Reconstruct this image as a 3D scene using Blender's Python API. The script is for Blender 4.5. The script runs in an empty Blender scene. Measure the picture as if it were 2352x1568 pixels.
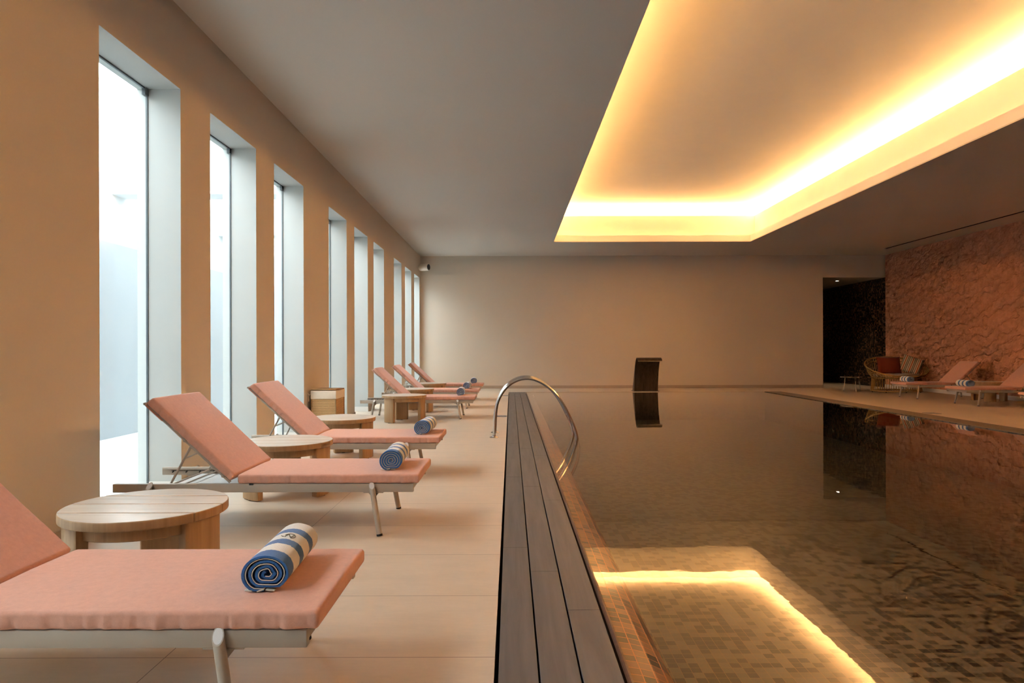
import bpy, bmesh, math, random
from mathutils import Vector, Matrix, noise
random.seed(7)
PI = math.pi
SC = bpy.context.scene
COL = SC.collection
R = math.radians

# ------------------------------------------------------------------ mesh builder
class MB:
    def __init__(s):
        s.v = []; s.f = []; s.mi = []; s.uv = {}
    def add(s, verts, faces, mi=0, uvs=None):
        b = len(s.v)
        s.v += [tuple(p) for p in verts]
        for k, f in enumerate(faces):
            if uvs is not None:
                s.uv[len(s.f)] = uvs[k]
            s.f.append(tuple(b + i for i in f))
            s.mi.append(mi if isinstance(mi, int) else mi[k])
    def box(s, x0, x1, y0, y1, z0, z1, mi=0):
        v = [(x0,y0,z0),(x1,y0,z0),(x1,y1,z0),(x0,y1,z0),(x0,y0,z1),(x1,y0,z1),(x1,y1,z1),(x0,y1,z1)]
        # order: bottom, top, -y, +x, +y, -x
        f = [(0,3,2,1),(4,5,6,7),(0,1,5,4),(1,2,6,5),(2,3,7,6),(3,0,4,7)]
        s.add(v, f, mi)
    def ring(s, r, off, w, z0, z1, mi=0):
        x0, x1, y0, y1 = r[0]-off, r[1]+off, r[2]-off, r[3]+off
        s.box(x0-w, x1+w, y0-w, y0, z0, z1, mi); s.box(x0-w, x1+w, y1, y1+w, z0, z1, mi)
        s.box(x0-w, x0, y0, y1, z0, z1, mi); s.box(x1, x1+w, y0, y1, z0, z1, mi)
    def bbox(s, cx, cy, cz, sx, sy, sz, bev=0.004, seg=2, mat=None, mi=0):
        bm = bmesh.new()
        bmesh.ops.create_cube(bm, size=1.0)
        bmesh.ops.scale(bm, vec=(sx, sy, sz), verts=bm.verts)
        if bev > 0:
            bmesh.ops.bevel(bm, geom=list(bm.edges), offset=bev, segments=seg, profile=0.5, affect='EDGES', clamp_overlap=True)
        M = Matrix.Translation((cx, cy, cz)) @ (mat if mat else Matrix())
        s.bm(bm, M, mi)
    def bm(s, bm, M=None, mi=0):
        bm.verts.index_update()
        vs = [(M @ v.co) if M else v.co.copy() for v in bm.verts]
        s.add(vs, [[v.index for v in f.verts] for f in bm.faces], mi)
        bm.free()
    def tube(s, pts, r, n=12, mi=0, closed=False, cut0=None):
        pts = [Vector(p) for p in pts]; N = len(pts)
        rr = r if isinstance(r, (list, tuple)) else [r]*N
        T = []
        for i in range(N):
            a = pts[(i-1) % N] if (closed or i > 0) else pts[i]
            b = pts[(i+1) % N] if (closed or i < N-1) else pts[i]
            T.append((b-a).normalized())
        up = Vector((0,0,1)) if abs(T[0].z) < .9 else Vector((0,1,0))
        x = T[0].cross(up).normalized()
        vs = []; fs = []
        for i in range(N):
            x = (x - T[i]*x.dot(T[i])).normalized(); y = T[i].cross(x)
            for k in range(n):
                a = 2*PI*k/n
                d = (x*math.cos(a) + y*math.sin(a))*rr[i]
                if i == 0 and cut0 is not None:
                    nn = Vector(cut0); d = d - T[0]*(d.dot(nn)/T[0].dot(nn))
                vs.append(pts[i] + d)
        M = N if closed else N-1
        for i in range(M):
            j = (i+1) % N
            for k in range(n):
                l = (k+1) % n
                fs.append((i*n+k, i*n+l, j*n+l, j*n+k))
        if not closed:
            fs.append(tuple(reversed(range(n)))); fs.append(tuple((N-1)*n+k for k in range(n)))
        s.add(vs, fs, mi)
    def lathe(s, prof, n=32, c=(0,0,0), mi=0, axis='z', cap=True):
        vs = []; fs = []; P = len(prof)
        for i, (r, z) in enumerate(prof):
            for k in range(n):
                a = 2*PI*k/n
                p = (r*math.cos(a), r*math.sin(a), z)
                if axis == 'x': p = (p[2], p[0], p[1])
                if axis == 'y': p = (p[0], p[2], p[1])
                vs.append((p[0]+c[0], p[1]+c[1], p[2]+c[2]))
        for i in range(P-1):
            for k in range(n):
                l = (k+1) % n
                fs.append((i*n+k, i*n+l, (i+1)*n+l, (i+1)*n+k))
        if cap: fs.append(tuple(reversed(range(n)))); fs.append(tuple((P-1)*n+k for k in range(n)))
        s.add(vs, fs, mi)
    def prism(s, poly, z0, z1, bev=0.0, seg=2, M=None, mi=0, side=None):
        bm = bmesh.new()
        b = [bm.verts.new((p[0], p[1], z0)) for p in poly]
        f = bm.faces.new(b)
        ret = bmesh.ops.extrude_face_region(bm, geom=[f])
        vv = [g for g in ret['geom'] if isinstance(g, bmesh.types.BMVert)]
        bmesh.ops.translate(bm, verts=vv, vec=(0,0,z1-z0))
        bmesh.ops.recalc_face_normals(bm, faces=bm.faces)
        if bev:
            es = [e for e in bm.edges if abs(e.verts[0].co.z - e.verts[1].co.z) < 1e-6 or e.calc_face_angle(0) > R(40)]
            bmesh.ops.bevel(bm, geom=es, offset=bev, segments=seg, profile=.5, affect='EDGES', clamp_overlap=True)
        bm.normal_update()
        if side is not None: mi = [side if abs(f.normal.z) < .8 else mi for f in bm.faces]
        s.bm(bm, M, mi)
    def xform(s, M):
        s.v = [tuple(M @ Vector(p)) for p in s.v]; return s
    def build(s, name, mats, parent=None, smooth=True, ang=35, fix=True):
        me = bpy.data.meshes.new(name)
        me.from_pydata(s.v, [], s.f)
        for m in (mats if isinstance(mats, (list, tuple)) else [mats]):
            me.materials.append(m)
        me.polygons.foreach_set('material_index', s.mi)
        if s.uv:
            ul = me.uv_layers.new(name='UVMap')
            for p in me.polygons:
                if p.index in s.uv:
                    for li, uv in zip(p.loop_indices, s.uv[p.index]):
                        ul.data[li].uv = uv
        me.update()
        if fix and not s.uv:
            bm = bmesh.new(); bm.from_mesh(me)
            bmesh.ops.recalc_face_normals(bm, faces=bm.faces); bm.to_mesh(me); bm.free()
        if smooth:
            me.shade_smooth(); me.set_sharp_from_angle(angle=R(ang))
        o = bpy.data.objects.new(name, me); COL.objects.link(o)
        if parent: o.parent = parent
        return o

def tag(o, label=None, cat=None, group=None, kind=None):
    if label: o['label'] = label
    if cat: o['category'] = cat
    if group: o['group'] = group
    if kind: o['kind'] = kind
    return o
def empty(name, loc=(0,0,0), rz=0, label=None, cat=None, group=None):
    o = bpy.data.objects.new(name, None); COL.objects.link(o)
    o.empty_display_size = .1; o.location = loc; o.rotation_euler = (0,0,rz)
    return tag(o, label, cat, group)
def copy_tree(o, parent=None):
    c = o.copy(); COL.objects.link(c)
    if parent: c.parent = parent
    for ch in list(o.children): copy_tree(ch, c)
    return c
def struct(mb, name, mats, parent=None, **k):
    o = mb.build(name, mats, parent, **k); o['kind'] = 'structure'; return o

# ------------------------------------------------------------------ materials
class NT:
    def __init__(s, name):
        s.m = bpy.data.materials.new(name); s.m.use_nodes = True
        s.t = s.m.node_tree; s.n = s.t.nodes; s.b = s.n['Principled BSDF']; s.out = s.n['Material Output']
    def node(s, typ, **k):
        n = s.n.new(typ)
        for a, v in k.items(): setattr(n, a, v)
        return n
    def link(s, a, b): s.t.links.new(a, b)
    def val(s, sock, v):
        if hasattr(v, 'is_linked') or isinstance(v, bpy.types.NodeSocket): s.link(v, sock)
        else: sock.default_value = v
    def math(s, op, a, b=0.0, c=None):
        n = s.node('ShaderNodeMath', operation=op)
        s.val(n.inputs[0], a); s.val(n.inputs[1], b)
        if c is not None: s.val(n.inputs[2], c)
        return n.outputs[0]
    def obj(s): return s.node('ShaderNodeTexCoord').outputs['Object']
    def uv(s): return s.node('ShaderNodeTexCoord').outputs['UV']
    def map(s, vec, scale=(1,1,1), rot=(0,0,0), loc=(0,0,0)):
        n = s.node('ShaderNodeMapping'); s.link(vec, n.inputs[0])
        n.inputs['Scale'].default_value = scale; n.inputs['Rotation'].default_value = rot; n.inputs['Location'].default_value = loc
        return n.outputs[0]
    def noise(s, vec, scale, detail=3, rough=.5, dist=0):
        n = s.node('ShaderNodeTexNoise'); s.link(vec, n.inputs['Vector'])
        n.inputs['Scale'].default_value = scale; n.inputs['Detail'].default_value = detail
        n.inputs['Roughness'].default_value = rough; n.inputs['Distortion'].default_value = dist
        return n.outputs['Fac']
    def ramp(s, fac, stops, interp='LINEAR'):
        n = s.node('ShaderNodeValToRGB'); s.link(fac, n.inputs[0]); cr = n.color_ramp; cr.interpolation = interp
        while len(cr.elements) < len(stops): cr.elements.new(.5)
        for e, (p, c) in zip(cr.elements, stops):
            e.position = p; e.color = (*c, 1) if len(c) == 3 else c
        return n.outputs[0]
    def mix(s, fac, a, b):
        n = s.node('ShaderNodeMix', data_type='RGBA')
        s.val(n.inputs[0], fac)
        for sock, v in ((n.inputs[6], a), (n.inputs[7], b)):
            if isinstance(v, tuple): sock.default_value = (*v, 1) if len(v) == 3 else v
            else: s.link(v, sock)
        return n.outputs[2]
    def bump(s, h, strength=.3, dist=.01, nrm=None):
        n = s.node('ShaderNodeBump'); s.link(h, n.inputs['Height'])
        n.inputs['Strength'].default_value = strength; n.inputs['Distance'].default_value = dist
        if nrm: s.link(nrm, n.inputs['Normal'])
        return n.outputs[0]
    def fres(s, ior):                          # air-side Fresnel on both faces of a thin sheet
        fr = s.node('ShaderNodeFresnel'); g = s.node('ShaderNodeNewGeometry')
        s.val(fr.inputs['IOR'], s.math('ADD', s.math('MULTIPLY', g.outputs['Backfacing'], 1/ior-ior), ior))
        return fr
    def base(s, c):
        i = s.b.inputs['Base Color']
        if isinstance(c, tuple): i.default_value = (*c, 1)
        else: s.link(c, i)
        return s
    def set(s, rough=None, metal=None, spec=None, sheen=None, nrm=None):
        if rough is not None: s.val(s.b.inputs['Roughness'], rough)
        if metal is not None: s.b.inputs['Metallic'].default_value = metal
        if spec is not None: s.b.inputs['Specular IOR Level'].default_value = spec
        if sheen is not None: s.b.inputs['Sheen Weight'].default_value = sheen
        if nrm is not None: s.link(nrm, s.b.inputs['Normal'])
        return s

def m_plain(name, c, rough=.5, metal=0, spec=.5, var=0.06, vscale=3.0, bump=0, bscale=60):
    n = NT(name); o = n.obj()
    f = n.noise(o, vscale, 3)
    n.base(n.ramp(f, [(.3, tuple(x*(1-var) for x in c)), (.7, tuple(min(1, x*(1+var)) for x in c))]))
    n.set(rough, metal, spec)
    if bump: n.set(nrm=n.bump(n.noise(o, bscale, 3), bump, .004))
    return n.m
def m_wood(name, c1, c2, axis='x', rough=.5, sc=1.0, spec=.4):
    n = NT(name)
    s = {'x': (1.2, 22, 22), 'y': (22, 1.2, 22), 'z': (22, 22, 1.2)}[axis]
    v = n.map(n.obj(), tuple(a*sc for a in s))
    f = n.noise(v, 1.6, 6, .62, .6)
    g = n.noise(n.map(n.obj(), (3, 3, 3)), 1.0, 2)
    col = n.ramp(f, [(.28, c1), (.72, c2)])
    n.base(n.mix(n.math('MULTIPLY', g, .35), col, tuple((a+b)*.42 for a, b in zip(c1, c2))))
    n.set(rough, 0, spec, nrm=n.bump(f, .12, .003))
    return n.m
def m_mosaic(name, stops, tile=.06, grout=(.25,.17,.09), gw=.035, rough=.3, wob=0.0, row=None, grough=.6, spec=.5):
    n = NT(name); uv = n.uv()
    if wob:
        nz = n.node('ShaderNodeTexNoise'); n.link(uv, nz.inputs['Vector']); nz.inputs['Scale'].default_value = 3.2; nz.inputs['Detail'].default_value = 1
        va = n.node('ShaderNodeVectorMath', operation='MULTIPLY_ADD'); n.link(nz.outputs['Color'], va.inputs[0])
        va.inputs[1].default_value = (wob, wob, 0); n.link(uv, va.inputs[2]); uv = va.outputs[0]
    sc = n.map(uv, (1/tile, 1/(row or tile), 1))
    fl = n.node('ShaderNodeVectorMath', operation='FLOOR'); n.link(sc, fl.inputs[0])
    wn = n.node('ShaderNodeTexWhiteNoise', noise_dimensions='2D'); n.link(fl.outputs[0], wn.inputs['Vector'])
    fr = n.node('ShaderNodeVectorMath', operation='FRACTION'); n.link(sc, fr.inputs[0])
    sp = n.node('ShaderNodeSeparateXYZ'); n.link(fr.outputs[0], sp.inputs[0])
    mx = n.math('GREATER_THAN', n.math('MAXIMUM', n.math('ABSOLUTE', n.math('SUBTRACT', sp.outputs[0], .5)),
                                       n.math('ABSOLUTE', n.math('SUBTRACT', sp.outputs[1], .5))), .5-gw)
    col = n.ramp(wn.outputs['Value'], stops, 'CONSTANT')
    n.base(n.mix(mx, col, grout))
    n.set(n.math('ADD', n.math('MULTIPLY', mx, grough-rough), rough), spec=spec)
    return n.m

def m_floor():
    n = NT('porcelain_tile'); o = n.obj()
    sp = n.node('ShaderNodeSeparateXYZ'); n.link(o, sp.inputs[0])
    def line(sock, pitch, off, w):
        a = n.math('FRACT', n.math('DIVIDE', n.math('ADD', sock, 100*pitch-off), pitch))
        a = n.math('MINIMUM', a, n.math('SUBTRACT', 1.0, a))
        return n.math('LESS_THAN', a, w/pitch)
    g = n.math('MAXIMUM', line(sp.outputs[0], 1.333, -.022, .002), line(sp.outputs[1], .667, 0, .002))
    f = n.noise(n.map(o, (1.2, 3.2, 1)), 2.2, 6, .6)
    f2 = n.noise(n.map(o, (2, 9, 1)), 6, 4, .6)
    c = n.ramp(n.math('ADD', n.math('MULTIPLY', f, .7), n.math('MULTIPLY', f2, .3)),
               [(.3, (.56,.455,.345)), (.7, (.66,.54,.42))])
    n.base(n.mix(g, c, (.24,.18,.13)))
    n.set(n.math('ADD', .34, n.math('MULTIPLY', f, .16)), spec=.4)
    return n.m

def m_fabric(name, c, rough=.9, mott=.1):
    n = NT(name); o = n.obj()
    f = n.noise(o, 45, 5, .65); w = n.noise(n.map(o, (1, 1, 1)), 420, 2, .7); b = n.noise(o, 5, 2)
    k = n.math('ADD', n.math('MULTIPLY', f, .6), n.math('MULTIPLY', w, .4))
    n.base(n.ramp(k, [(.3, tuple(x*(1-mott) for x in c)), (.7, tuple(min(1, x*(1+mott)) for x in c))]))
    n.set(rough, 0, .15, .25, nrm=n.bump(w, .25, .0015, n.bump(b, .25, .02)))
    n.b.inputs['Sheen Roughness'].default_value = .5
    return n.m

def m_towel(name, offs):
    n = NT(name); o = n.obj()
    sp = n.node('ShaderNodeSeparateXYZ'); n.link(o, sp.inputs[0])
    j = n.math('MULTIPLY', n.math('SUBTRACT', n.noise(o, 120, 2), .5), .01)
    t = n.math('DIVIDE', n.math('ADD', n.math('ADD', sp.outputs[1], j), .21), .42)
    B = (.030,.155,.44); W = (.92,.88,.80)
    st = []; col = 0
    for p in offs:
        st.append((p, B if col == 0 else W)); col ^= 1
    c = n.ramp(t, st, 'CONSTANT')
    f = n.noise(o, 260, 3, .7)
    n.base(n.mix(n.math('MULTIPLY', f, .22), c, (.12,.14,.22)))
    n.set(.95, 0, .1, .4, nrm=n.bump(f, .7, .004))
    return n.m

def m_terracotta():
    n = NT('terracotta_relief'); o = n.obj()
    v = n.map(o, (1,1,1))
    sp = n.node('ShaderNodeSeparateXYZ'); n.link(v, sp.inputs[0])
    t = n.math('SUBTRACT', n.math('MULTIPLY', sp.outputs[2], .38), n.math('MULTIPLY', sp.outputs[1], .925))
    q = n.math('ADD', n.math('MULTIPLY', sp.outputs[1], .38), n.math('MULTIPLY', sp.outputs[2], .925))
    cv = n.node('ShaderNodeCombineXYZ'); n.link(t, cv.inputs[0]); n.link(q, cv.inputs[1])
    rid = n.map(cv.outputs[0], (1.0, 1.9, 1))
    big = n.noise(n.map(v, (1, 1, 1.4)), 1.9, 3, .55)
    med = n.noise(rid, 3.6, 4, .6, .8)
    amp = n.noise(n.map(v, (1, 1, 1), (0,0,0), (4,7,2)), 2.6, 2, .5)
    fine = n.noise(v, 9, 6, .7)
    ph = n.math('ADD', n.math('DIVIDE', q, .27), n.math('ADD', n.math('MULTIPLY', big, 3.2), n.math('MULTIPLY', med, .9)))
    saw = n.ramp(n.math('FRACT', ph), [(0, (0,0,0)), (.12, (.8,.8,.8)), (.34, (1,1,1)), (1, (0,0,0))])
    h = n.math('ADD', n.math('MULTIPLY', saw, n.math('MULTIPLY', amp, .85)), n.math('ADD', n.math('MULTIPLY', med, .55), n.math('MULTIPLY', fine, .40)))
    n.base(n.ramp(n.math('ADD', n.math('MULTIPLY', fine, .6), n.math('MULTIPLY', med, .4)),
                  [(.3, (.66,.29,.165)), (.7, (.92,.445,.27))]))
    n.set(.85, 0, .2, nrm=n.bump(h, 1.0, .20))
    return n.m

def m_water():
    n = NT('pool_water'); o = n.obj()
    f = n.noise(n.map(o, (1, 1, 1)), 2.2, 2, .5); g = n.noise(n.map(o, (1, 1.6, 1)), 11, 2, .5)
    h = n.math('ADD', n.math('MULTIPLY', f, 1.0), n.math('MULTIPLY', g, .12))
    nr = n.bump(h, .08, .008)
    fr = n.fres(1.33); n.link(nr, fr.inputs['Normal'])
    tr = n.node('ShaderNodeBsdfTransparent'); tr.inputs[0].default_value = (.90,.89,.84,1)
    gl = n.node('ShaderNodeBsdfGlossy'); gl.inputs['Roughness'].default_value = .012; gl.inputs['Color'].default_value = (1,1,1,1); n.link(nr, gl.inputs['Normal'])
    mx = n.node('ShaderNodeMixShader'); n.link(n.math('MINIMUM', n.math('ADD', n.math('MULTIPLY', fr.outputs[0], .62), n.math('MULTIPLY', n.math('POWER', fr.outputs[0], 2.0), 1.35)), 1.0), mx.inputs[0]); n.link(tr.outputs[0], mx.inputs[1]); n.link(gl.outputs[0], mx.inputs[2])
    n.link(mx.outputs[0], n.out.inputs[0]); n.n.remove(n.b)
    return n.m
def m_glass():
    n = NT('window_glass')
    fr = n.fres(1.5)
    tr = n.node('ShaderNodeBsdfTransparent'); tr.inputs[0].default_value = (.93,.965,.97,1)
    gl = n.node('ShaderNodeBsdfGlossy'); gl.inputs['Roughness'].default_value = .12
    mx = n.node('ShaderNodeMixShader'); n.link(fr.outputs[0], mx.inputs[0]); n.link(tr.outputs[0], mx.inputs[1]); n.link(gl.outputs[0], mx.inputs[2])
    n.link(mx.outputs[0], n.out.inputs[0]); n.n.remove(n.b)
    return n.m
def m_emit(name, c, s):
    n = NT(name); n.base((.8,.8,.8))
    n.b.inputs['Emission Color'].default_value = (*c, 1); n.b.inputs['Emission Strength'].default_value = s
    return n.m
def m_wicker(name, c1, c2, sc=90):
    n = NT(name); o = n.obj()
    w = n.node('ShaderNodeTexWave', wave_type='BANDS', bands_direction='Z'); n.link(o, w.inputs[0]); w.inputs['Scale'].default_value = sc/6; w.inputs['Distortion'].default_value = 1.5
    f = n.noise(o, sc, 3, .6)
    k = n.math('ADD', n.math('MULTIPLY', w.outputs['Fac'], .5), n.math('MULTIPLY', f, .5))
    n.base(n.ramp(k, [(.25, c1), (.7, c2)])); n.set(.65, 0, .3, nrm=n.bump(k, .8, .006))
    return n.m
def m_steel(name, c, rough, streak=0):
    n = NT(name)
    if streak:
        f = n.noise(n.map(n.obj(), (9, 9, .8)), 2.0, 5, .65)
        n.base(n.ramp(f, [(.3, tuple(x*.45 for x in c)), (.7, c)])); n.set(n.math('ADD', rough-.1, n.math('MULTIPLY', f, .3)), 1.0)
    else:
        f = n.noise(n.obj(), 14, 2); n.base(n.ramp(f, [(.3, tuple(x*.95 for x in c)), (.7, c)])); n.set(rough, 1.0)
    return n.m
def m_stripes(name):
    n = NT(name); o = n.obj()
    sp = n.node('ShaderNodeSeparateXYZ'); n.link(o, sp.inputs[0])
    t = n.math('ADD', n.math('DIVIDE', sp.outputs[0], .52), .5)
    t = n.math('FRACT', n.math('MULTIPLY', t, 3.0))
    cr = (.62,.50,.38); gr = (.20,.17,.13); rd = (.42,.10,.04); dk = (.05,.045,.04)
    c = n.ramp(t, [(0, cr), (.16, gr), (.26, cr), (.40, rd), (.54, cr), (.66, gr), (.80, (.45,.38,.29)), (.92, dk)], 'CONSTANT')
    n.base(c); n.set(.9, 0, .15, .2, nrm=n.bump(n.noise(o, 300, 2), .3, .002))
    return n.m

LED = (1.0, .52, .19)
LED_LOW, LED_HIGH, SKY = 5.0, 86.0, 13.5
M = dict(
    paint=m_plain('beige_wall_paint', (.64,.56,.465), .75, spec=.2, var=.02, vscale=.8, bump=.05, bscale=90),
    reveal=m_plain('white_reveal_paint', (.47,.48,.455), .7, spec=.2, var=.015, bump=.05),
    ceil=m_plain('ceiling_paint', (.62,.575,.52), .85, spec=.1, var=.015, vscale=.5),
    coffer=m_plain('coffer_white_paint', (.80,.77,.72), .85, spec=.1, var=.01),
    ext=m_plain('exterior_render', (.62,.64,.65), .85, spec=.1, var=.02, vscale=.7),
    clad_dim=m_plain('dimmed_blue_grey_cladding', (.28,.305,.32), .6, spec=.3, var=.04, vscale=.6),  # darkened tone keeps the lower wall outside from burning out
    ground=m_plain('light_well_paving', (.55,.57,.58), .8, spec=.1, var=.05, vscale=9),
    floor=m_floor(),
    base=m_plain('taupe_baseboard', (.42,.33,.25), .5, var=.04),
    basew=m_plain('white_baseboard', (.74,.71,.66), .5, var=.02),
    terra=m_terracotta(),
    deck=m_wood('dark_deck_wood', (.095,.086,.080), (.160,.146,.136), 'y', .5, .6),
    dark=m_plain('shadow_gap_black', (.012,.010,.009), .8, spec=.1),
    pool=m_mosaic('pool_floor_mosaic', [(0,(.0025,.0025,.0025)),(.42,(.076,.071,.052)),(.62,(.090,.083,.060)),(.85,(.064,.059,.043))], .066, (.20,.14,.08), .028, .35, .005),
    lip=m_mosaic('pool_lip_mosaic', [(0,(.030,.016,.010)),(.30,(.10,.048,.022)),(.42,(.26,.112,.046)),(.72,(.20,.085,.036))], .052, (.62,.25,.10), .045, .3, .004, .056),
    rim=m_plain('copper_brown_rim', (.12,.05,.028), .3, var=.3, vscale=30),
    coping=m_wood('right_deck_wood', (.15,.115,.085), (.23,.18,.14), 'y', .55, .6),
    darkmos=m_mosaic('dark_wall_mosaic', [(0,(.04,.028,.020)),(.4,(.09,.056,.038)),(.75,(.20,.11,.065))], .06, (.010,.007,.005), .06, .25, 0, .05),
    water=m_water(), glass=m_glass(),
    gasket=m_plain('grey_gasket', (.10,.115,.12), .4),
    cushion=m_fabric('salmon_fabric', (.66,.345,.255)),
    alu=m_plain('taupe_powder_coat', (.44,.375,.305), .42, spec=.4, var=.015),
    aluw=m_plain('pale_end_cap', (.66,.64,.62), .4),
    rubber=m_plain('black_rubber', (.012,.012,.013), .6),
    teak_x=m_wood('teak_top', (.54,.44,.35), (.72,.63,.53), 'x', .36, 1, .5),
    joint=m_plain('dark_plank_joint', (.06,.045,.035), .8),
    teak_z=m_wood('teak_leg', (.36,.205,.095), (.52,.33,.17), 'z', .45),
    towel=m_towel('striped_towel', [0, .15, .34, .48, .68, .81]),
    towel2=m_towel('striped_towel_pale', [0, .03, .26, .42, .62, .78]),
    hem=m_plain('cream_hem', (.72,.66,.54), .9, spec=.1),
    thread=m_plain('grey_gold_thread', (.20,.17,.12), .7),
    steel=m_steel('polished_steel', (.72,.70,.67), .16),
    brushed=m_steel('brushed_bronze_steel', (.17,.125,.095), .34, 1),
    lip_edge=m_steel('lit_steel_edge', (.60,.50,.40), .3),
    rattan=m_wicker('rattan_cane', (.30,.165,.05), (.52,.31,.11), 60),
    wicker=m_wicker('basket_wicker', (.27,.145,.055), (.66,.42,.20), 130),
    canvas=m_fabric('cream_canvas', (.74,.63,.50), .9, .05),
    lidm=m_wicker('basket_lid_wicker', (.24,.13,.05), (.45,.27,.12), 120),
    rust=m_fabric('rust_fabric', (.19,.038,.016)),
    seatc=m_fabric('beige_fabric', (.50,.39,.29)),
    stripe=m_stripes('striped_cushion_fabric'),
    white=m_plain('white_plastic', (.78,.72,.62), .4, var=.02),
    lens=m_plain('dark_lens', (.03,.03,.032), .2),
    marker=m_plain('blue_grey_tile', (.13,.14,.17), .35, var=.5, vscale=60),
    markerw=m_plain('pale_tile', (.45,.42,.40), .35),
    led_low=m_emit('warm_strip', LED, LED_LOW), led_high=m_emit('warm_strip_bright', LED, LED_HIGH),
    spot=m_emit('downlight_lamp', (1,.78,.5), 30),
)

# ------------------------------------------------------------------ setting
WX, RX, YB, YR, H, WT = -2.80, 11.64, 21.2, -4.0, 4.11, 3.42   # left wall, right wall, back wall, rear wall, ceiling, window top
OX = -3.17                                                     # outer face of the left wall
PX0, PX1, PY0, PY1 = .44, 7.20, -2.2, 19.36                    # water
wins = [-1.22, .50, 2.22, 4.65, 6.37, 8.09, 10.52, 12.24, 13.96, 16.39, 18.11, 19.83]
WW = 1.15

f = MB()
f.box(OX, -.065, YR, YB, -.06, 0); f.box(7.675, RX+.1, YR, YB, -.06, 0)
f.box(-.065, 7.675, PY1+.05, YB, -.06, 0); f.box(-.065, 7.675, YR, PY0-.05, -.06, 0)
f.box(9.0, RX+.1, YB, 26.5, -.06, 0)
struct(f, 'floor', M['floor'], smooth=False)

w = MB()
def pier(y0, y1):
    #           bottom top  -y   +x  +y  -x
    w.box(OX, WX, y0, y1, -.06, WT, [1,1,1,0,1,1])
ys = [YR] + sum([[a, a+WW] for a in wins], []) + [YB]
for i in range(0, len(ys), 2): pier(ys[i], ys[i+1])
w.box(OX, WX, YR, YB, WT, H+.1, [1,0,0,0,0,1])
struct(w, 'wall_left', [M['paint'], M['reveal']], smooth=False)

w = MB()
w.box(OX, 9.70, YB, YB+.25, -.06, H+.1); w.box(9.70, RX+.2, YB, YB+.25, WT, H+.1)
struct(w, 'wall_back', M['paint'], smooth=False)
w = MB(); w.box(OX, RX+.2, YR-.2, YR, -.06, H+.1); struct(w, 'wall_rear', M['paint'], smooth=False)
w = MB(); w.box(RX, RX+.2, YR, YB, 0, H+.1); struct(w, 'wall_right', M['terra'], smooth=False)
# corridor beyond the opening
w = MB()
w.add([(RX, YB+.0, 0), (RX, 26.5, 0), (RX, 26.5, WT), (RX, YB, WT)], [(0,1,2,3)], 0, [[(0,0),(5.3,0),(5.3,WT),(0,WT)]])
w.add([(9.0, 26.5, 0), (RX, 26.5, 0), (RX, 26.5, WT), (9.0, 26.5, WT)], [(0,1,2,3)], 0, [[(0,0),(2.6,0),(2.6,WT),(0,WT)]])
w.add([(9.0, YB+.25, 0), (9.0, 26.5, 0), (9.0, 26.5, WT), (9.0, YB+.25, WT)], [(0,1,2,3)], 0, [[(0,0),(5.3,0),(5.3,WT),(0,WT)]])
struct(w, 'wall_corridor', M['darkmos'], smooth=False)
w = MB(); w.box(9.0, RX+.2, YB+.25, 26.6, WT, WT+.1); struct(w, 'ceiling_corridor', M['ceil'], smooth=False)

# ceiling slab with the coffer opening
CO = (1.17, 6.49, 1.5, 18.47)
SLX0, SLX1, SLY1 = 10.87, 10.93, 19.85
w = MB()
w.box(OX, CO[0], YR, YB, H, H+.02); w.box(CO[1], SLX0, YR, YB, H, H+.02)
w.box(SLX1, RX+.2, YR, YB, H, H+.02); w.box(SLX0, SLX1, SLY1, YB, H, H+.02)
w.box(CO[0], CO[1], YR, CO[2], H, H+.02); w.box(CO[0], CO[1], CO[3], YB, H, H+.02)
struct(w, 'ceiling', M['ceil'], smooth=False)
w = MB()
w.ring(CO, 0, .03, H+.02, 4.29); w.ring(CO, .03, .16, 4.135, 4.15); w.ring(CO, .18, .03, 4.15, 4.85)
w.ring(CO, .21, .39, 4.80, 4.82); w.ring(CO, .60, .05, 4.13, 5.18)
w.box(CO[0]-.7, CO[1]+.7, CO[2]-.7, CO[3]+.7, 5.14, 5.20)
coffer = struct(w, 'ceiling_coffer', M['coffer'], smooth=False)
w = MB(); w.ring(CO, .07, .02, 4.165, 4.185); w.build('light_strip', M['led_low'], coffer, smooth=False)
w = MB(); w.ring(CO, .46, .05, 4.835, 4.865); w.build('light_strip', M['led_high'], coffer, smooth=False)
# roof over the room keeps the sky out of the void above the ceiling
w = MB(); w.box(OX, RX+.2, YR-.2, YB+.25, 5.5, 5.6); w.box(OX, OX+.1, YR-.2, YB+.25, H+.1, 5.5); w.box(RX+.1, RX+.2, YR-.2, YB+.25, H+.1, 5.5)
w.box(OX, RX+.2, YR-.2, YR-.1, H+.1, 5.5); w.box(OX, RX+.2, YB+.15, YB+.25, H+.1, 5.5)
struct(w, 'roof', M['ext'], smooth=False)
d = MB(); d.box(SLX0, SLX1, YR+.5, SLY1, H+.10, H+.12)
d.box(SLX0-.001, SLX0+.006, YR+.5, SLY1, H-.002, H+.11); d.box(SLX1-.006, SLX1+.001, YR+.5, SLY1, H-.002, H+.11)
o = d.build('ceiling_slot_vent', M['dark'], smooth=False)
tag(o, 'long dark linear air slot in the ceiling above the terracotta wall', 'air vent')

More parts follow.
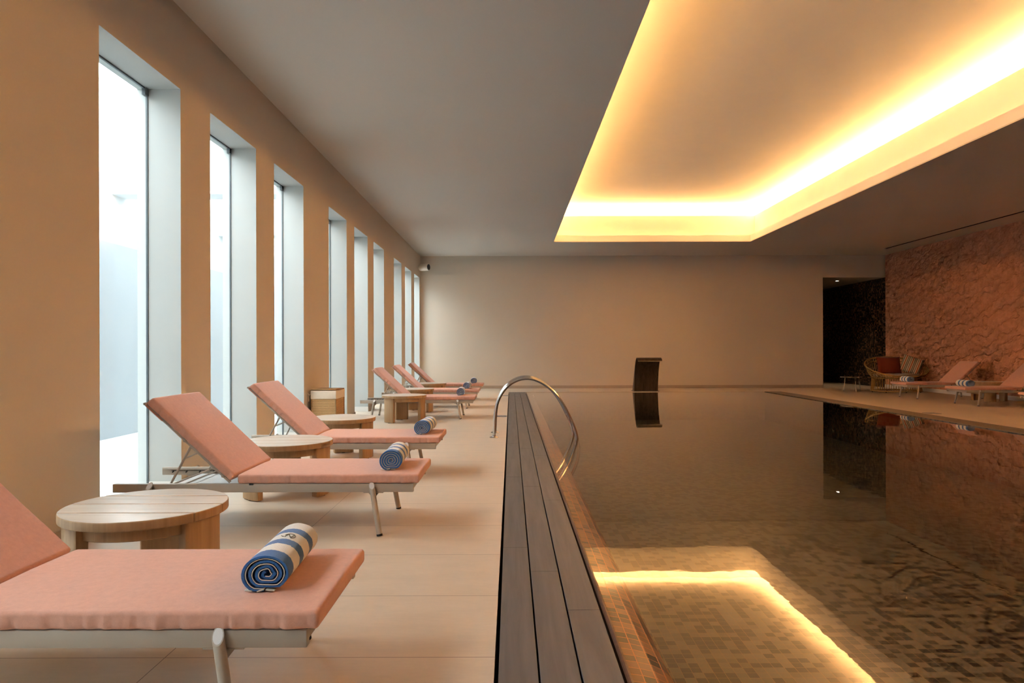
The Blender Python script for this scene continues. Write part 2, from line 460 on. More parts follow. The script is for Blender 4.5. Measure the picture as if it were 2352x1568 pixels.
# baseboards
b = MB()
for i in range(0, len(ys), 2):
    y0, y1 = ys[i], ys[i+1]
    b.box(WX, WX+.014, y0-.014 if i else y0, min(y1+.014, YB), 0, .09, 0)
    if i: b.box(OX+.1, WX, y0-.014, y0, 0, .09, 1)
    if y1 < YB-.3: b.box(OX+.1, WX, y1, y1+.014, 0, .09, 1)
struct(b, 'baseboard_left', [M['base'], M['basew']], smooth=False)
b = MB(); b.box(WX+.014, 9.70, YB-.014, YB, 0, .09); struct(b, 'baseboard_back', M['base'], smooth=False)
b = MB(); b.box(RX-.014, RX, YR, YB, 0, .10); struct(b, 'baseboard_right', M['basew'], smooth=False)

# windows
GX = -3.085
for k, y in enumerate(wins):
    fr = MB()
    fr.box(GX-.008, GX+.008, y, y+.008, 0, WT); fr.box(GX-.008, GX+.008, y+WW-.008, y+WW, 0, WT)
    fr.box(GX-.008, GX+.008, y, y+WW, WT-.014, WT); fr.box(GX-.008, GX+.008, y, y+WW, 0, .02)
    for yy in (y+.012, y+WW-.05):
        fr.bbox(GX, yy+.02, WT-.035, .034, .05, .06, .004)
    wo = struct(fr, 'window_%d' % (k+1), M['gasket'], smooth=False)
    g = MB(); g.box(GX-.004, GX+.004, y+.008, y+WW-.008, .02, WT-.014)
    g.build('pane', M['glass'], wo, smooth=False)

# light well outside
w = MB(); w.box(-5.85, -5.65, -7, 27, -.2, 4.3); struct(w, 'wall_outside', M['ext'], smooth=False)
w = MB(); w.box(-5.65, -5.62, -7, 27, -.03, 2.72); struct(w, 'wall_outside_dimmed_cladding', M['clad_dim'], smooth=False)  # lower band of the outer wall, coloured darker to hold down its brightness
w = MB(); w.box(-5.65, OX, -7.2, -7, -.2, 4.3); w.box(-5.65, OX, 27, 27.2, -.2, 4.3); struct(w, 'wall_outside_ends', M['ext'], smooth=False)
w = MB(); w.box(-5.65, OX, -7, 27, -.2, -.03); struct(w, 'ground', M['ground'], smooth=False)
for k, y in enumerate((2.8, 9.68, 13.2, 16.7)):
    w = MB(); w.box(-5.65, OX, y, y+.36, 3.42, 4.2); struct(w, 'beam', M['ext'], smooth=False)

# ------------------------------------------------------------------ pool
p = MB()
Z0 = -.80
LX = .655
p.add([(LX, PY0, Z0), (PX1, PY0, Z0), (PX1, PY1, Z0), (LX, PY1, Z0)], [(0,1,2,3)], 0, [[(LX,PY0),(PX1,PY0),(PX1,PY1),(LX,PY1)]])
p.add([(LX, PY1, Z0), (PX1, PY1, Z0), (PX1, PY1, -.03), (LX, PY1, -.03)], [(0,1,2,3)], 0, [[(LX,Z0),(PX1,Z0),(PX1,0),(LX,0)]])
p.add([(PX1, PY1, Z0), (PX1, PY0, Z0), (PX1, PY0, .0), (PX1, PY1, .0)], [(0,1,2,3)], 0, [[(PY1,Z0),(PY0,Z0),(PY0,0),(PY1,0)]])
p.add([(LX, PY0, Z0), (PX1, PY0, Z0), (PX1, PY0, 0), (LX, PY0, 0)], [(0,1,2,3)], 0, [[(LX,Z0),(PX1,Z0),(PX1,0),(LX,0)]])
struct(p, 'pool_basin', M['pool'], smooth=False)
prof = [(.445,-.022),(.50,-.030),(.552,-.042),(.598,-.063),(.632,-.098),(.650,-.145),(.655,-.20),(.655,Z0)]
p = MB(); a = 0
for i in range(len(prof)-1):
    (xa, za), (xb, zb) = prof[i], prof[i+1]
    l = math.hypot(xb-xa, zb-za)
    p.add([(xa,PY0,za),(xb,PY0,zb),(xb,PY1,zb),(xa,PY1,za)], [(0,1,2,3)], 0, [[(a,PY0),(a+l,PY0),(a+l,PY1),(a,PY1)]])
    a += l
o = struct(p, 'pool_edge_left', M['lip'], ang=80)
# rim strips and the shadow gaps beside the decking
p = MB()
p.tube([(.434, y, -.012) for y in (PY0, 0, 5, 10, 15, PY1)], .012, 8)
struct(p, 'trim_1', M['rim'])
p = MB()
p.box(-.065, .45, PY0, PY1+.02, -.10, -.04); p.box(.45, 7.675, PY1, PY1+.05, -.06, -.015); p.box(7.20, 7.675, PY0, PY1, -.10, -.04)
struct(p, 'trim_2', M['dark'], smooth=False)
def deck(name, x0, x1, nb, mat, gap, jo):
    m = MB(); bw = (x1-x0)/nb
    for i in range(nb):
        y = PY0 - jo[i]
        while y < PY1:
            y1 = y + 2.3
            a, c = max(y, PY0)+.0012, min(y1, PY1)-.0012
            if c > a+.01:
                m.bbox((x0+bw*(i+.5)), (a+c)/2, -.018, bw-gap, c-a, .036, .0015, 1)
            y = y1
    return struct(m, name, mat, smooth=False)
deck('deck_strip_left', -.052, .412, 3, M['deck'], .0075, (.55, 1.0, 1.55))
deck('deck_strip_right', 7.222, 7.662, 3, M['coping'], .006, (.3, 1.4, .8))
p = MB(); p.box(7.206, 7.219, PY0, PY1, -.05, -.002); struct(p, 'trim_3', M['rim'], smooth=False)

# water sheet with a gently wandering edge along the rim
random.seed(3)
N = 700; vs = []; fs = []
for i in range(N+1):
    y = PY0 + (PY1-PY0)*i/N
    e = noise.noise(Vector((y*2.1, 3.3, 0)))*.006 + noise.noise(Vector((y*9.0, 1.7, 0)))*.004
    vs += [(.446+e, y, -.0125), (PX1+.004, y, -.0125)]
    if i: fs.append((2*i-2, 2*i-1, 2*i+1, 2*i))
p = MB(); p.add(vs, fs)
o = p.build('pool_water', M['water'], smooth=False, fix=False)
tag(o, 'still dark pool water mirroring the glowing ceiling recess', 'water', kind='stuff')

# ------------------------------------------------------------------ sun lounger
def cushion_mesh(L, W, T, r=.014, wr=.011, nst=130, seed=0, crown=.004):
    mb = MB()
    sec = []
    q = 5
    def arc(cy, cz, a0):
        for i in range(q+1):
            a = a0 + PI/2*i/q
            sec.append((cy + r*math.cos(a), cz + r*math.sin(a)))
    hw = W/2
    arc(hw-r, r, -PI/2); 
    sec.append((hw, T*.5))
    arc(hw-r, T-r, 0)
    for i in range(1, 10): sec.append((hw-r - (2*(hw-r))*i/10, T))
    arc(-hw+r, T-r, PI/2)
    sec.append((-hw, T*.5))
    arc(-hw+r, r, PI)
    n = len(sec)
    xs = [0, r*.1, r*.3, r*.6, r] + [r + (L-2*r)*i/nst for i in range(1, nst)] + [L-r, L-r*.6, L-r*.3, L-r*.1, L]
    vs = []
    for x in xs:
        d = min(x, L-x)
        ins = r - math.sqrt(max(0, r*r-(r-d)**2)) if d < r else 0
        for (y, z) in sec:
            sy = (hw-ins)/hw; yy = y*sy
            zz = z
            zc = T/2; zz = zc + (z-zc)*((T/2-ins)/(T/2))
            side = max(0, (abs(y)-(hw-r*1.5))/(r*1.5))
            s_ = 1 if y > 0 else -1
            nz = noise.noise(Vector((x*17+seed*5, s_*3.1, seed))) + .7*noise.noise(Vector((x*43+seed, s_*7.7, seed+9)))
            nz = (nz if nz > 0 else nz*.35) - (.55*(1-(z/T)**2))*max(0, 1-abs(noise.noise(Vector((x*9.5+seed*3, s_*5.3, seed+4))))*9)
            yy += s_*side*wr*nz*(1.25 - z/T)
            if z > T*.8:
                zz += crown*(1-(y/hw)**2) + .0018*noise.noise(Vector((x*6, y*6, seed+2)))
            vs.append((x, yy, zz))
    fs = []
    m = len(xs)
    for i in range(m-1):
        for k in range(n):
            l = (k+1) % n
            fs.append((i*n+k, i*n+l, (i+1)*n+l, (i+1)*n+k))
    fs.append(tuple(range(n))); fs.append(tuple((m-1)*n+k for k in reversed(range(n))))
    mb.add(vs, fs)
    return mb

TH = R(43.0)
def make_lounger():
    root = empty('sun_lounger')
    root['category'] = 'sun lounger'
    cushion_mesh(1.185, .68, .058, seed=1).xform(Matrix.Translation((-.185, 0, .331))).build('seat_mattress', M['cushion'], root, ang=50)
    # backrest: frame with x' pointing from hinge up to the head end
    hz = Vector((-.195, 0, .387))
    d = Vector((-math.cos(TH), 0, math.sin(TH))); nn = Vector((math.sin(TH), 0, math.cos(TH)))
    B = Matrix(((d.x, 0, nn.x, 0), (d.y, -1, nn.y, 0), (d.z, 0, nn.z, 0), (0,0,0,1)))
    org = hz - nn*.056
    BT = Matrix.Translation(org) @ B
    bk = cushion_mesh(.745, .68, .056, seed=4).xform(BT).build('backrest_mattress', M['cushion'], root, ang=50)
    fl = MB(); fl.bbox(.67, 0, -.014, .15, .67, .008, .003, 2); fl.bbox(.744, 0, .008, .010, .66, .045, .003, 2)
    fl.xform(BT).build('back_flap', M['cushion'], bk)
    bf = MB()
    zf = -.012
    for s in (-1, 1): bf.tube([(0.0, s*.312, zf), (.755, s*.312, zf)], .010, 10)
    for x in (.06, .40, .755): bf.tube([(x, -.33, zf), (x, .33, zf)], .009, 10)
    bf.bbox(.38, 0, zf+.006, .70, .60, .003, 0)
    bf.xform(BT).build('backrest_frame', M['alu'], root)
    # rails
    for s in (-1, 1):
        r_ = MB(); r_.bbox(-.02, s*.318, .301, 1.965, .032, .056, .004, 2)
        r_.bbox(-.02, s*.298, .318, 1.95, .012, .008, .001, 1)
        for u in (.70, -.75): r_.bbox(u, s*.315, .2695, .13, .028, .006, .001, 1)
        ro = r_.build('side_rail', M['alu'], root)
        sl = MB(); ii = s*.3015
        sl.bbox(-.72, ii, .306, .42, .003, .004, 0)
        for u in (-.92, -.82, -.72, -.62, -.53): sl.bbox(u, ii, .298, .008, .003, .018, 0, mat=Matrix.Rotation(.7, 4, 'Y'))
        sl.build('ratchet_slot', M['rubber'], ro, smooth=False)
    xb = MB(); xb.bbox(.945, 0, .308, .03, .61, .04, .004, 2); xb.build('end_rail', M['alu'], root)
    for u in (.70, -.75):
        c = MB(); c.tube([(u, -.34, .262), (u, .34, .262)], .014, 10)
        for s in (-1, 1):
            c.prism([(-.034,0),(.034,0),(.012,-.028),(-.012,-.028)], -.002, .002, M=Matrix.Translation((u, s*.318, .266)) @ Matrix.Rotation(PI/2, 4, 'X'))
        c.build('crossbar', M['alu'], root)
    for (ut, ub) in ((.694, .748), (-.752, -.802)):
        for s in (-1, 1):
            top = Vector((ut, s*.352, .318)); bot = Vector((ub, s*.376, .012))
            l = MB(); l.tube([top, bot], .0185, 16, 0, False, (0, s*.75, .66))
            lo = l.build('leg', M['alu'], root)
            t2 = MB()
            dd = (bot-top).normalized(); nc = Vector((0, s*.75, .66))
            x = dd.cross(Vector((0,1,0))).normalized(); y = dd.cross(x)
            ring_ = []
            for k in range(16):
                a = 2*PI*k/16; e = (x*math.cos(a)+y*math.sin(a))*.0155
                e = e - dd*(e.dot(nc)/dd.dot(nc)); ring_.append(top + e + nc.normalized()*.0008)
            t2.add(ring_, [tuple(range(16))]); t2.build('end_cap', M['aluw'], lo, smooth=False)
            fp = MB(); fp.tube([bot + Vector((0,0,.001)), (ub + (ub-ut)*.04, s*.377, 0)], .0195, 14)
            fp.build('foot_pad', M['rubber'], lo)
    su = MB()
    for s in (-1, 1):
        su.tube([(-.508, s*.265, .587), (-.648, s*.292, .312)], .0078, 8)
        su.tube([(-.560, s*.274, .485), (-.452, s*.274, .530)], .006, 8)
    su.tube([(-.648, -.300, .312), (-.648, .300, .312)], .0065, 8)
    su.tube([(-.59, -.300, .305), (-.59, .300, .305)], .0055, 8)
    su.build('support_bail', M['alu'], root)
    pn = MB(); pn.bbox(.10, 0, .281, 1.66, .604, .006, .001, 1); pn.build('base_panel', M['aluw'], root)
    st = MB()
    st.bbox(-.095, -.336, .327, .028, .004, .012, .001, 1); st.build('strap_buckle', M['rubber'], root)
    st = MB(); st.bbox(-.095, .336, .327, .028, .004, .012, .001, 1); st.build('strap_buckle', M['rubber'], root)
    return root

LG = 'salmon sun loungers along the pool'
loungers = [
    (-1.60, 2.46, 0, 'salmon sun lounger nearest the camera, its backrest cut off by the left frame edge'),
    (-1.60, 4.79, 0, 'second salmon sun lounger from the camera, behind the nearest round teak table'),
    (-1.665, 6.71, 0, 'third salmon sun lounger from the camera, in front of the wicker laundry basket'),
    (-1.62, 12.20, 0, 'fourth salmon lounger on the window side, nearest of the three far ones'),
    (-1.65, 14.35, 0, 'fifth salmon lounger on the window side, middle of the three far ones'),
    (-1.66, 16.62, 0, 'salmon lounger farthest along the window side, nearest the back wall'),
    (10.47, 16.70, PI, 'salmon lounger by the terracotta wall, in front of the rattan armchair'),
    (10.49, 14.60, PI, 'salmon lounger by the terracotta wall, second from the rattan armchair'),
    (10.50, 12.45, PI, 'salmon lounger by the terracotta wall, only its foot end showing at right edge'),
]
proto = make_lounger()
for i, (x, y, rz, lab) in enumerate(loungers):
    o = proto if i == 0 else copy_tree(proto)
    o.location = (x, y, 0); o.rotation_euler = (0, 0, rz)
    tag(o, lab, 'sun lounger', LG)

# ------------------------------------------------------------------ rolled towels
def make_towel(mat, emblem=False, turns=3.43, sx=.088, sz=.071):
    root = empty('rolled_towel')
    mb = MB(); n = int(turns*30); t = .0135
    r0, r1 = .012, 1.0
    def pos(a, off):                       # spiral in the x/z plane, flattened at the bottom
        k = a/(2*PI*turns)
        rad = .16 + .84*k + off
        x = math.cos(a+1.9)*rad*sx; z = math.sin(a+1.9)*rad*sz
        wob = .05*noise.noise(Vector((a*1.3, 2, 7)))*(1-k)
        x += wob*sx; z += wob*sz*1.4
        if z < -.80*sz*(rad): z = -.80*sz*rad - .1*(abs(z)-.80*sz*rad)
        return x, z
    ny = 26; half = .21
    vs = []; fs = []
    th = .155
    for j in range(ny+1):
        y = -half + 2*half*j/ny
        e = min(j, ny-j)
        for i in range(n+1):
            a = 2*PI*turns*i/n
            k = i/n
            tt = th*(1 - (.35 if e == 0 else 0))
            xo, zo = pos(a, 0); xi, zi = pos(a, -tt)
            jit = .0012*noise.noise(Vector((xo*80, y*60, zo*80)))
            pull = .010*noise.noise(Vector((k*4.0, 1.0 if j < ny/2 else 8.0, 3))) if e == 0 else 0
            vs.append((xo+jit, y+pull, zo+jit)); vs.append((xi, y+pull, zi))
    S = 2*(n+1)
    for j in range(ny):
        for i in range(n):
            b = j*S+2*i
            fs.append((b, b+2, b+2+S, b+S)); fs.append((b+1, b+1+S, b+3+S, b+3))
        b = j*S; fs.append((b, b+S, b+S+1, b+1)); b = j*S+2*n; fs.append((b, b+1, b+S+1, b+S))
    for i in range(n):
        b = 2*i; fs.append((b, b+1, b+3, b+2)); b = ny*S+2*i; fs.append((b, b+2, b+3, b+1))
    mb.add(vs, fs)
    zmin = min(v[2] for v in vs)
    up = Matrix.Translation((0, 0, -zmin+.001))
    ro = mb.xform(up).build('towel_roll', mat, root, ang=60)
    ro['label'] = 'blue and white striped terry roll'
    hm = MB()
    hm.tube([up @ Vector((pos(2*PI*turns*i/90, -th)[0], -half-.001, pos(2*PI*turns*i/90, -th)[1])) for i in range(10, 91)], .0016, 6)
    hm.build('hem', M['hem'], root)
    tb = MB()
    for (x, l, a) in ((-.060, .024, .1), (-.020, .026, -.3), (.012, .030, .1)):
        tb.bbox(x, -half+.004, .006, l, .016, .004, .001, 1, Matrix.Rotation(a, 4, 'Y'))
    tb.build('label_tab', M['hem'], root)
    if emblem:
        em = MB()
        def surf(u, v):                    # u across the roll, v along it, on the top surface
            ang = PI/2 - u/.078 - .10
            rad = .16 + .84*(ang + 6*PI - 1.9)/(2*PI*turns)
            return Vector((math.cos(ang)*(sx*rad+.0012), v, math.sin(ang)*(sz*rad+.0012) - zmin + .001))
        def stroke(pts, r=.0011): em.tube([surf(a, b) for a, b in pts], r*1.35, 6)
        cy = .030
        stroke([(.020*math.cos(t)+.006, cy+.024*math.sin(t)) for t in [R(-70)+R(230)*i/16 for i in range(17)]])
        stroke([(-.010, cy-.014), (-.008, cy-.002), (-.004, cy+.012), (.000, cy+.014), (.004, cy), (.009, cy-.013), (.013, cy-.012), (.015, cy+.004), (.018, cy+.017)])
        stroke([(-.014, cy-.012), (-.022, cy-.006), (-.026, cy+.004)])
        stroke([(.002, cy+.010), (.006, cy-.004), (.011, cy-.010)], .0009)
        eo = em.build('embroidered_emblem', M['thread'], root); eo['label'] = 'grey embroidered looped monogram'
    return root
tA = make_towel(M['towel'], True)
tB = make_towel(M['towel'], False, 4.43, .083, .076)
tC = make_towel(M['towel2'], False, 3.43, .078, .078)
ZM = .3935
towels = [
    (tA, False, -.828, 2.49, 3, 'large rolled striped towel with grey embroidered emblem on the nearest lounger'),
    (tB, False, -.812, 4.80, 2, 'rolled striped towel on the second lounger from the camera'),
    (tB, True, -.835, 6.73, -3, 'rolled striped towel on the third lounger, in front of the far tables'),
    (tC, False, -.888, 12.25, 2, 'rolled towel with pale outer edge on the nearest of three far loungers'),
    (tC, True, -.905, 14.30, -2, 'rolled towel with pale outer edge on the middle one of three far loungers'),
    (tB, True, -.895, 16.60, 3, 'small blue-ended rolled towel on the far lounger nearest the back wall'),
    (tB, True, 9.71, 16.72, -6, 'rolled striped towel on the lounger in front of the rattan armchair'),
    (tB, True, 9.76, 14.66, -4, 'rolled striped towel at right, beside the round table by the terracotta wall'),
]
for src, cp, x, y, rz, lab in towels:
    o = copy_tree(src) if cp else src
    o.location = (x, y, ZM); o.rotation_euler = (0, 0, R(rz))
    tag(o, lab, 'towel', 'rolled blue and white towels')

# ------------------------------------------------------------------ round side tables
def make_table():
    root = empty('round_side_table')
    top = MB(); Rt = .372
    for k in range(4):
        y0, y1 = -Rt + .5*Rt*k, -Rt + .5*Rt*(k+1)
        g = .003
        y0 += g if k else 0; y1 -= g if k < 3 else 0
        a0 = math.asin(max(-1, y0/Rt)); a1 = math.asin(min(1, y1/Rt))
        m = 20
        right = [(Rt*math.cos(a0+(a1-a0)*i/m), Rt*math.sin(a0+(a1-a0)*i/m)) for i in range(m+1)]
        left = [(-x, y) for x, y in reversed(right)]
        if k == 0: left = left[:-1]
        if k == 3: left = left[1:]
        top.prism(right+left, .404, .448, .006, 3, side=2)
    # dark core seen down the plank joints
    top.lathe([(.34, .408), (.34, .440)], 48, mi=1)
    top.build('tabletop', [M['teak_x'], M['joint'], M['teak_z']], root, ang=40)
    ap = MB()
    ap.lathe([(.315,.345),(.32,.35),(.32,.405),(.29,.405),(.29,.345),(.315,.345)], 64, cap=False); 
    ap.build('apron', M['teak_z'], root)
    for a in (226, 344, 104):
        l = MB(); r_o, r_i = .352, .292; hw = R(19.5); m = 14
        out = [(r_o*math.cos(R(a)-hw+2*hw*i/m), r_o*math.sin(R(a)-hw+2*hw*i/m)) for i in range(m+1)]
        inn = [(r_i*math.cos(R(a)+hw-2*hw*i/m), r_i*math.sin(R(a)+hw-2*hw*i/m)) for i in range(m+1)]
        l.prism(out+inn, .006, .405, .006, 2)
        lo = l.build('leg', M['teak_z'], root, ang=40)
        ft = MB(); ft.lathe([(.02,0),(.02,.007)], 12, (.322*math.cos(R(a)), .322*math.sin(R(a)), 0)); ft.build('glide', M['rubber'], lo)
    return root
tables = [
    (-1.79, 3.355, 0, 'round teak table between the nearest and second loungers'),
    (-1.875, 5.72, 4, 'round teak table between the second and third loungers from the camera'),
    (-1.90, 7.68, -3, 'round teak table in front of the wicker laundry basket'),
    (-1.79, 11.47, 3, 'round teak table standing alone on pale floor, nearest of the far tables'),
    (-1.87, 13.32, 0, 'round teak table between the first and middle of three far loungers'),
    (-1.84, 15.55, 5, 'round teak table farthest away on the window side'),
    (10.93, 15.60, 12, 'round teak table between loungers by the terracotta wall'),
]
tp = make_table()
for i, (x, y, rz, lab) in enumerate(tables):
    o = tp if i == 0 else copy_tree(tp)
    o.location = (x, y, 0); o.rotation_euler = (0, 0, R(rz))
    tag(o, lab, 'side table', 'round teak side tables')

# ------------------------------------------------------------------ laundry basket
bk = empty('laundry_basket', (-2.575, 9.62, 0), 0, 'square wicker laundry basket with cream cloth rim against the wall pier', 'basket')
m = MB(); m.bbox(0, 0, .315, .335, .46, .62, .012, 3); m.build('wicker_body', M['wicker'], bk)
for sx in (-1, 1):
    for sy in (-1, 1):
        m = MB(); m.tube([(sx*.166, sy*.228, .0), (sx*.166, sy*.228, .62)], .011, 8); m.build('corner_pole', M['lidm'], bk)
m = MB(); m.bbox(0, 0, .585, .357, .482, .115, .010, 3)
for i, (cx, cy, cz) in enumerate(m.v):
    k = noise.noise(Vector((cx*22, cy*22, cz*10)))*.004; m.v[i] = (cx+(k if cx > 0 else -k), cy+k, cz)
mo = m.build('cloth_liner', M['canvas'], bk)
m2 = MB(); m2.tube([(-.178, -.24, .60), (-.195, -.262, .57), (-.190, -.27, .50)], .005, 6); m2.tube([(-.178, -.24, .60), (-.195, -.258, .585), (-.205, -.262, .61)], .005, 6)
m2.build('tie', M['canvas'], mo)
m = MB(); m.bbox(0, 0, .655, .345, .475, .018, .006, 2, Matrix.Rotation(R(-1.5), 4, 'X')); m.build('lid', M['lidm'], bk)

# ------------------------------------------------------------------ pool handrails
raw = [(145,952),(147,900),(150,800),(158,710),(175,620),(206,545),(250,480),(300,432),(350,403),(400,384),(450,376),(505,378),(560,392),(632,428),(700,480),(752,535),(800,602),(845,680),(884,760),(912,820),(934,880),(948,930),(955,975)]
def rail_pt(px, py):
    X = (px/4.238 + 1100 - 1173)*9.33/1568; Z = 1.2 - (py/4.238 + 780 - 803)*9.33/1568
    return Vector((X, 0, Z))
path = [rail_pt(*q) for q in raw]; path[0].z = .004
path += [path[-1] + Vector((.03, 0, -.14)), path[-1] + Vector((-.01, 0, -.34)), path[-1] + Vector((-.10, 0, -.52))]
# smooth the polyline
for _ in range(2):
    q = [path[0]]
    for a, b in zip(path[:-1], path[1:]): q += [a.lerp(b, .25), a.lerp(b, .75)]
    path = q + [path[-1]]
hr = empty('pool_handrail', (0, 9.33, 0))
m = MB(); m.tube(path, .0215, 18); m.build('rail_tube', M['steel'], hr, ang=70)
m = MB(); m.lathe([(.062,0),(.062,.006),(.050,.014),(.026,.020),(.024,.034)], 28, (path[0].x, 0, 0)); m.build('flange', M['steel'], hr)
h2 = copy_tree(hr); h2.location = (0.0, 9.88, 0)
tag(hr, 'nearer of two arched steel pool handrails rising over the dark decking', 'handrail', 'arched pool handrails')
tag(h2, 'farther of two arched steel pool handrails, mostly hidden behind the nearer', 'handrail', 'arched pool handrails')

# ------------------------------------------------------------------ waterfall spout
wf = empty('waterfall_spout', (3.88, 19.6, 0), 0, 'curved dark steel waterfall spout at the far edge of the pool', 'waterfall spout')
front = [(-.02,0),(-.035,.12),(-.06,.28),(-.095,.44),(-.14,.60),(-.20,.74),(-.28,.87),(-.36,.935),(-.44,.95),(-.52,.925),(-.585,.868)]
def smooth2(pts, it=2):
    for _ in range(it):
        q = [pts[0]]
        for a, b in zip(pts[:-1], pts[1:]): q += [(a[0]*.75+b[0]*.25, a[1]*.75+b[1]*.25), (a[0]*.25+b[0]*.75, a[1]*.25+b[1]*.75)]
        pts = q + [pts[-1]]
    return pts
front = smooth2(front)
back = smooth2([(-.60,.885),(-.53,.945),(-.44,.974),(-.35,.965),(-.25,.91),(-.15,.80),(-.04,.60),(.10,.34),(.22,.12),(.28,0)])
poly = front + back
m = MB(); n = len(poly); hw = .338
vs = [(-hw, y, z) for y, z in poly] + [(hw, y, z) for y, z in poly]
fs = [(i, (i+1) % n, n+(i+1) % n, n+i) for i in range(n)] + [tuple(reversed(range(n))), tuple(range(n, 2*n))]
m.add(vs, fs); m.build('blade', M['brushed'], wf, ang=50)
m = MB(); m.bbox(0, -.593, .872, .68, .012, .022, .002, 1, Matrix.Rotation(R(38), 4, 'X')); m.build('spout_slot', M['lip_edge'], wf)
m = MB(); m.bbox(0, .13, .006, .74, .40, .012, .003, 1); m.build('base_plate', M['brushed'], wf)

# ------------------------------------------------------------------ rattan armchair and cushions
CX, CY = 10.73, 19.0
ch = empty('rattan_armchair', (CX, CY, 0), 0, 'large round rattan tub armchair beside the dark opening', 'armchair')
def rim(a, k=1.0, dz=0): return Vector((.83*k*math.cos(a), .56*k*math.sin(a), .70 + .265*math.sin(a) + dz))
def waist(a): return Vector((.645*math.cos(a), .455*math.sin(a), .40 + .01*math.sin(a)))
def foot(a): return Vector((.665*math.cos(a), .48*math.sin(a), .035))
NS = 66
m = MB(); m.tube([rim(2*PI*i/80) for i in range(80)], .021, 10, closed=True); m.build('rim', M['rattan'], ch, ang=80)
m = MB()
m.tube([rim(2*PI*i/80, .95, -.075 - .02*math.sin(2*PI*i/80)) for i in range(80)], .013, 8, closed=True)
m.tube([waist(2*PI*i/64) for i in range(64)], .014, 8, closed=True)
m.tube([foot(2*PI*i/64) for i in range(64)], .018, 8, closed=True)
m.build('hoops', M['rattan'], ch, ang=80)
m = MB()
for i in range(NS):
    a = 2*PI*(i+.5)/NS + random.uniform(-.012, .012)
    w_ = waist(a); r_ = rim(a)
    mid = w_.lerp(r_, .45) + Vector((math.cos(a)*.02, math.sin(a)*.02, -.03))
    m.tube([foot(a), foot(a).lerp(w_, .5)*1.0, w_, mid, r_], .0085, 6)
m.build('cane_slats', M['rattan'], ch, ang=80)
m = MB(); m.lathe([(.1,.43),(.58,.43),(.605,.45),(.605,.485),(.58,.505),(.1,.515)], 48); m.xform(Matrix.Scale(.70, 4, (0,1,0))); m.build('seat_cushion', M['seatc'], ch, ang=60)
for a in range(8):
    m = MB(); m.lathe([(.014,0),(.014,.03)], 10, tuple(foot(2*PI*a/8)*1.0 - Vector((0,0,.035)))); m.build('foot', M['rubber'], ch)

def pillow(name, W, Hh, T, mat, loc, rot, lab):
    mb = MB(); n = 18; vs = []; fs = []
    for side in (1, -1):
        for i in range(n+1):
            for j in range(n+1):
                u, v = -1+2*i/n, -1+2*j/n
                pin = 1 - .05*(1-abs(u)**3)*abs(v)**4 ; pin2 = 1 - .05*(1-abs(v)**3)*abs(u)**4
                z = side*T/2*((1-u**4)*(1-v**4))**.55
                z += side*.006*noise.noise(Vector((u*3, v*3, side)))*(1-u*u)*(1-v*v)
                vs.append((u*W/2*pin2, z, v*Hh/2*pin))
    S = (n+1)**2
    for i in range(n):
        for j in range(n):
            a = i*(n+1)+j
            fs.append((a, a+1, a+n+2, a+n+1)); b = a+S; fs.append((b, b+n+1, b+n+2, b+1))
    mb.add(vs, fs)
    mb_o = mb.build(name, mat, ang=70)
    bm = bmesh.new(); bm.from_mesh(mb_o.data); bmesh.ops.remove_doubles(bm, verts=bm.verts, dist=1e-5); bmesh.ops.recalc_face_normals(bm, faces=bm.faces); bm.to_mesh(mb_o.data); bm.free()
    mb_o.location = loc; mb_o.rotation_euler = rot
    return tag(mb_o, lab, 'cushion')
pillow('throw_pillow', .69, .50, .17, M['rust'], (10.62, 19.17, .735), (R(-14), 0, R(2)), 'rust red throw cushion standing in the rattan armchair')
pillow('throw_pillow', .52, .52, .16, M['stripe'], (11.20, 19.08, .745), (R(-26), R(20), R(-30)), 'striped throw cushion leaning at right in the rattan armchair')

# ------------------------------------------------------------------ small metal table
st = empty('metal_side_table', (9.66, 19.38, 0), 0, 'small thin-legged metal side table by the dark opening', 'side table')
m = MB(); m.lathe([(.27,.392),(.285,.395),(.285,.405),(.27,.408)], 40); m.build('tabletop', M['alu'], st)
for a in (195, 275, 345):
    m = MB(); c, s = math.cos(R(a)), math.sin(R(a))
    m.tube([(.20*c, .20*s, .392), (.245*c, .245*s, 0)], .013, 8); m.build('leg', M['alu'], st)
m = MB(); m.tube([(.24*math.cos(R(a)), .24*math.sin(R(a)), .012) for a in range(275, 346, 10)], .008, 8); m.build('foot_bar', M['alu'], st)

# ------------------------------------------------------------------ small fixtures
sc_ = empty('mounted_camera', (WX, 20.75, 3.705), 0, 'white cylindrical camera housing with dark face high in the far left corner', 'camera')
m = MB(); m.lathe([(.0,-.02),(.085,-.02),(.10,0),(.105,.05),(.105,.27),(.10,.285)], 28, (0,0,0), axis='x')
m.xform(Matrix.Translation((.06, 0, 0)) @ Matrix.Rotation(R(-22), 4, 'Z')); m.build('housing', M['white'], sc_)
m = MB(); m.lathe([(.09,.283),(.088,.292),(.03,.292)], 24, (0,0,0), axis='x'); m.xform(Matrix.Translation((.06, 0, 0)) @ Matrix.Rotation(R(-22), 4, 'Z')); m.build('lens', M['lens'], sc_)
m = MB(); m.tube([(0, 0, .0), (.07, 0, 0)], .035, 12); m.build('bracket', M['white'], sc_)
dl = empty('ceiling_downlight', (10.62, 22.2, WT), 0, 'small glowing downlight in the dark corridor ceiling', 'downlight')
m = MB(); m.lathe([(.065,-.004),(.065,.0),(.045,.0),(.045,-.012),(.060,-.012),(.065,-.004)], 24, cap=False); m.build('trim_ring', M['white'], dl)
m = MB(); m.lathe([(.001,-.006),(.044,-.006),(.044,-.001)], 24); m.build('lamp', M['spot'], dl)

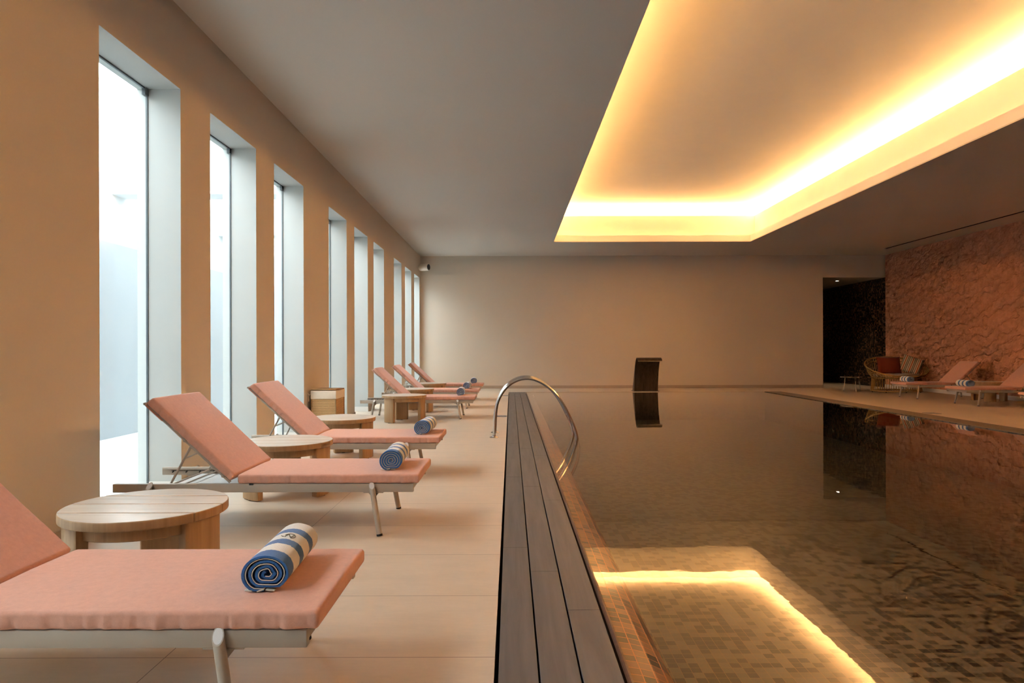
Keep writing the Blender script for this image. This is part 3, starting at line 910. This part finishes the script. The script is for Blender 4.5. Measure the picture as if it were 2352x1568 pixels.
def marker(x, y, sx, sy, lab):
    r_ = empty('depth_marker', (x, y, 0), 0, lab, 'floor tile', 'pool edge marker tiles')
    a = MB(); a.bbox(0, 0, .002, sx, sy, .004, .001, 1); a.build('tile', M['marker'], r_)
    a = MB(); a.bbox(-sx*.12, -sy*.3, .0045, sx*.62, sy*.16, .001, 0); a.build('pale_band', M['markerw'], r_, smooth=False)
marker(-.165, 12.35, .18, .22, 'grey blue marker tile beside the decking behind the handrails')
marker(-.145, 17.85, .15, .20, 'farthest grey marker tile beside the left decking')
marker(7.83, 12.70, .22, .24, 'dark marker tile set in the floor on the right side of the pool')

# ------------------------------------------------------------------ light, camera
wd = bpy.data.worlds.new('overcast_sky'); SC.world = wd; wd.use_nodes = True
bg = wd.node_tree.nodes['Background']; bg.inputs[0].default_value = (.92, .965, 1.0, 1); bg.inputs[1].default_value = SKY
sp = bpy.data.lights.new('corridor_spot', 'SPOT'); sp.energy = 55; sp.color = (1, .75, .45); sp.spot_size = R(76); sp.spot_blend = 1; sp.shadow_soft_size = .04
so = bpy.data.objects.new('corridor_spot', sp); COL.objects.link(so); so.location = (10.62, 22.2, WT-.03)

cam = bpy.data.cameras.new('camera'); co = bpy.data.objects.new('camera', cam); COL.objects.link(co)
co.location = (0, 0, 1.2); co.rotation_euler = (PI/2, .0025, 0)
cam.sensor_width = 36; cam.lens = 24; cam.shift_x = 3/2352; cam.shift_y = 19/2352; cam.clip_start = .02; cam.clip_end = 200
SC.camera = co
SC.view_settings.view_transform = 'Standard'; SC.view_settings.look = 'None'; SC.view_settings.gamma = 1; SC.view_settings.use_curve_mapping = False
SC.view_settings.exposure = 0.42
cy = SC.cycles
cy.use_light_tree = False; cy.use_denoising = True; cy.use_adaptive_sampling = True; cy.adaptive_threshold = .06; cy.adaptive_min_samples = 16; cy.max_bounces = 8; cy.diffuse_bounces = 5; cy.glossy_bounces = 4; cy.transmission_bounces = 4; cy.transparent_max_bounces = 12
cy.sample_clamp_indirect = 60.0; cy.caustics_reflective = False; cy.caustics_refractive = False
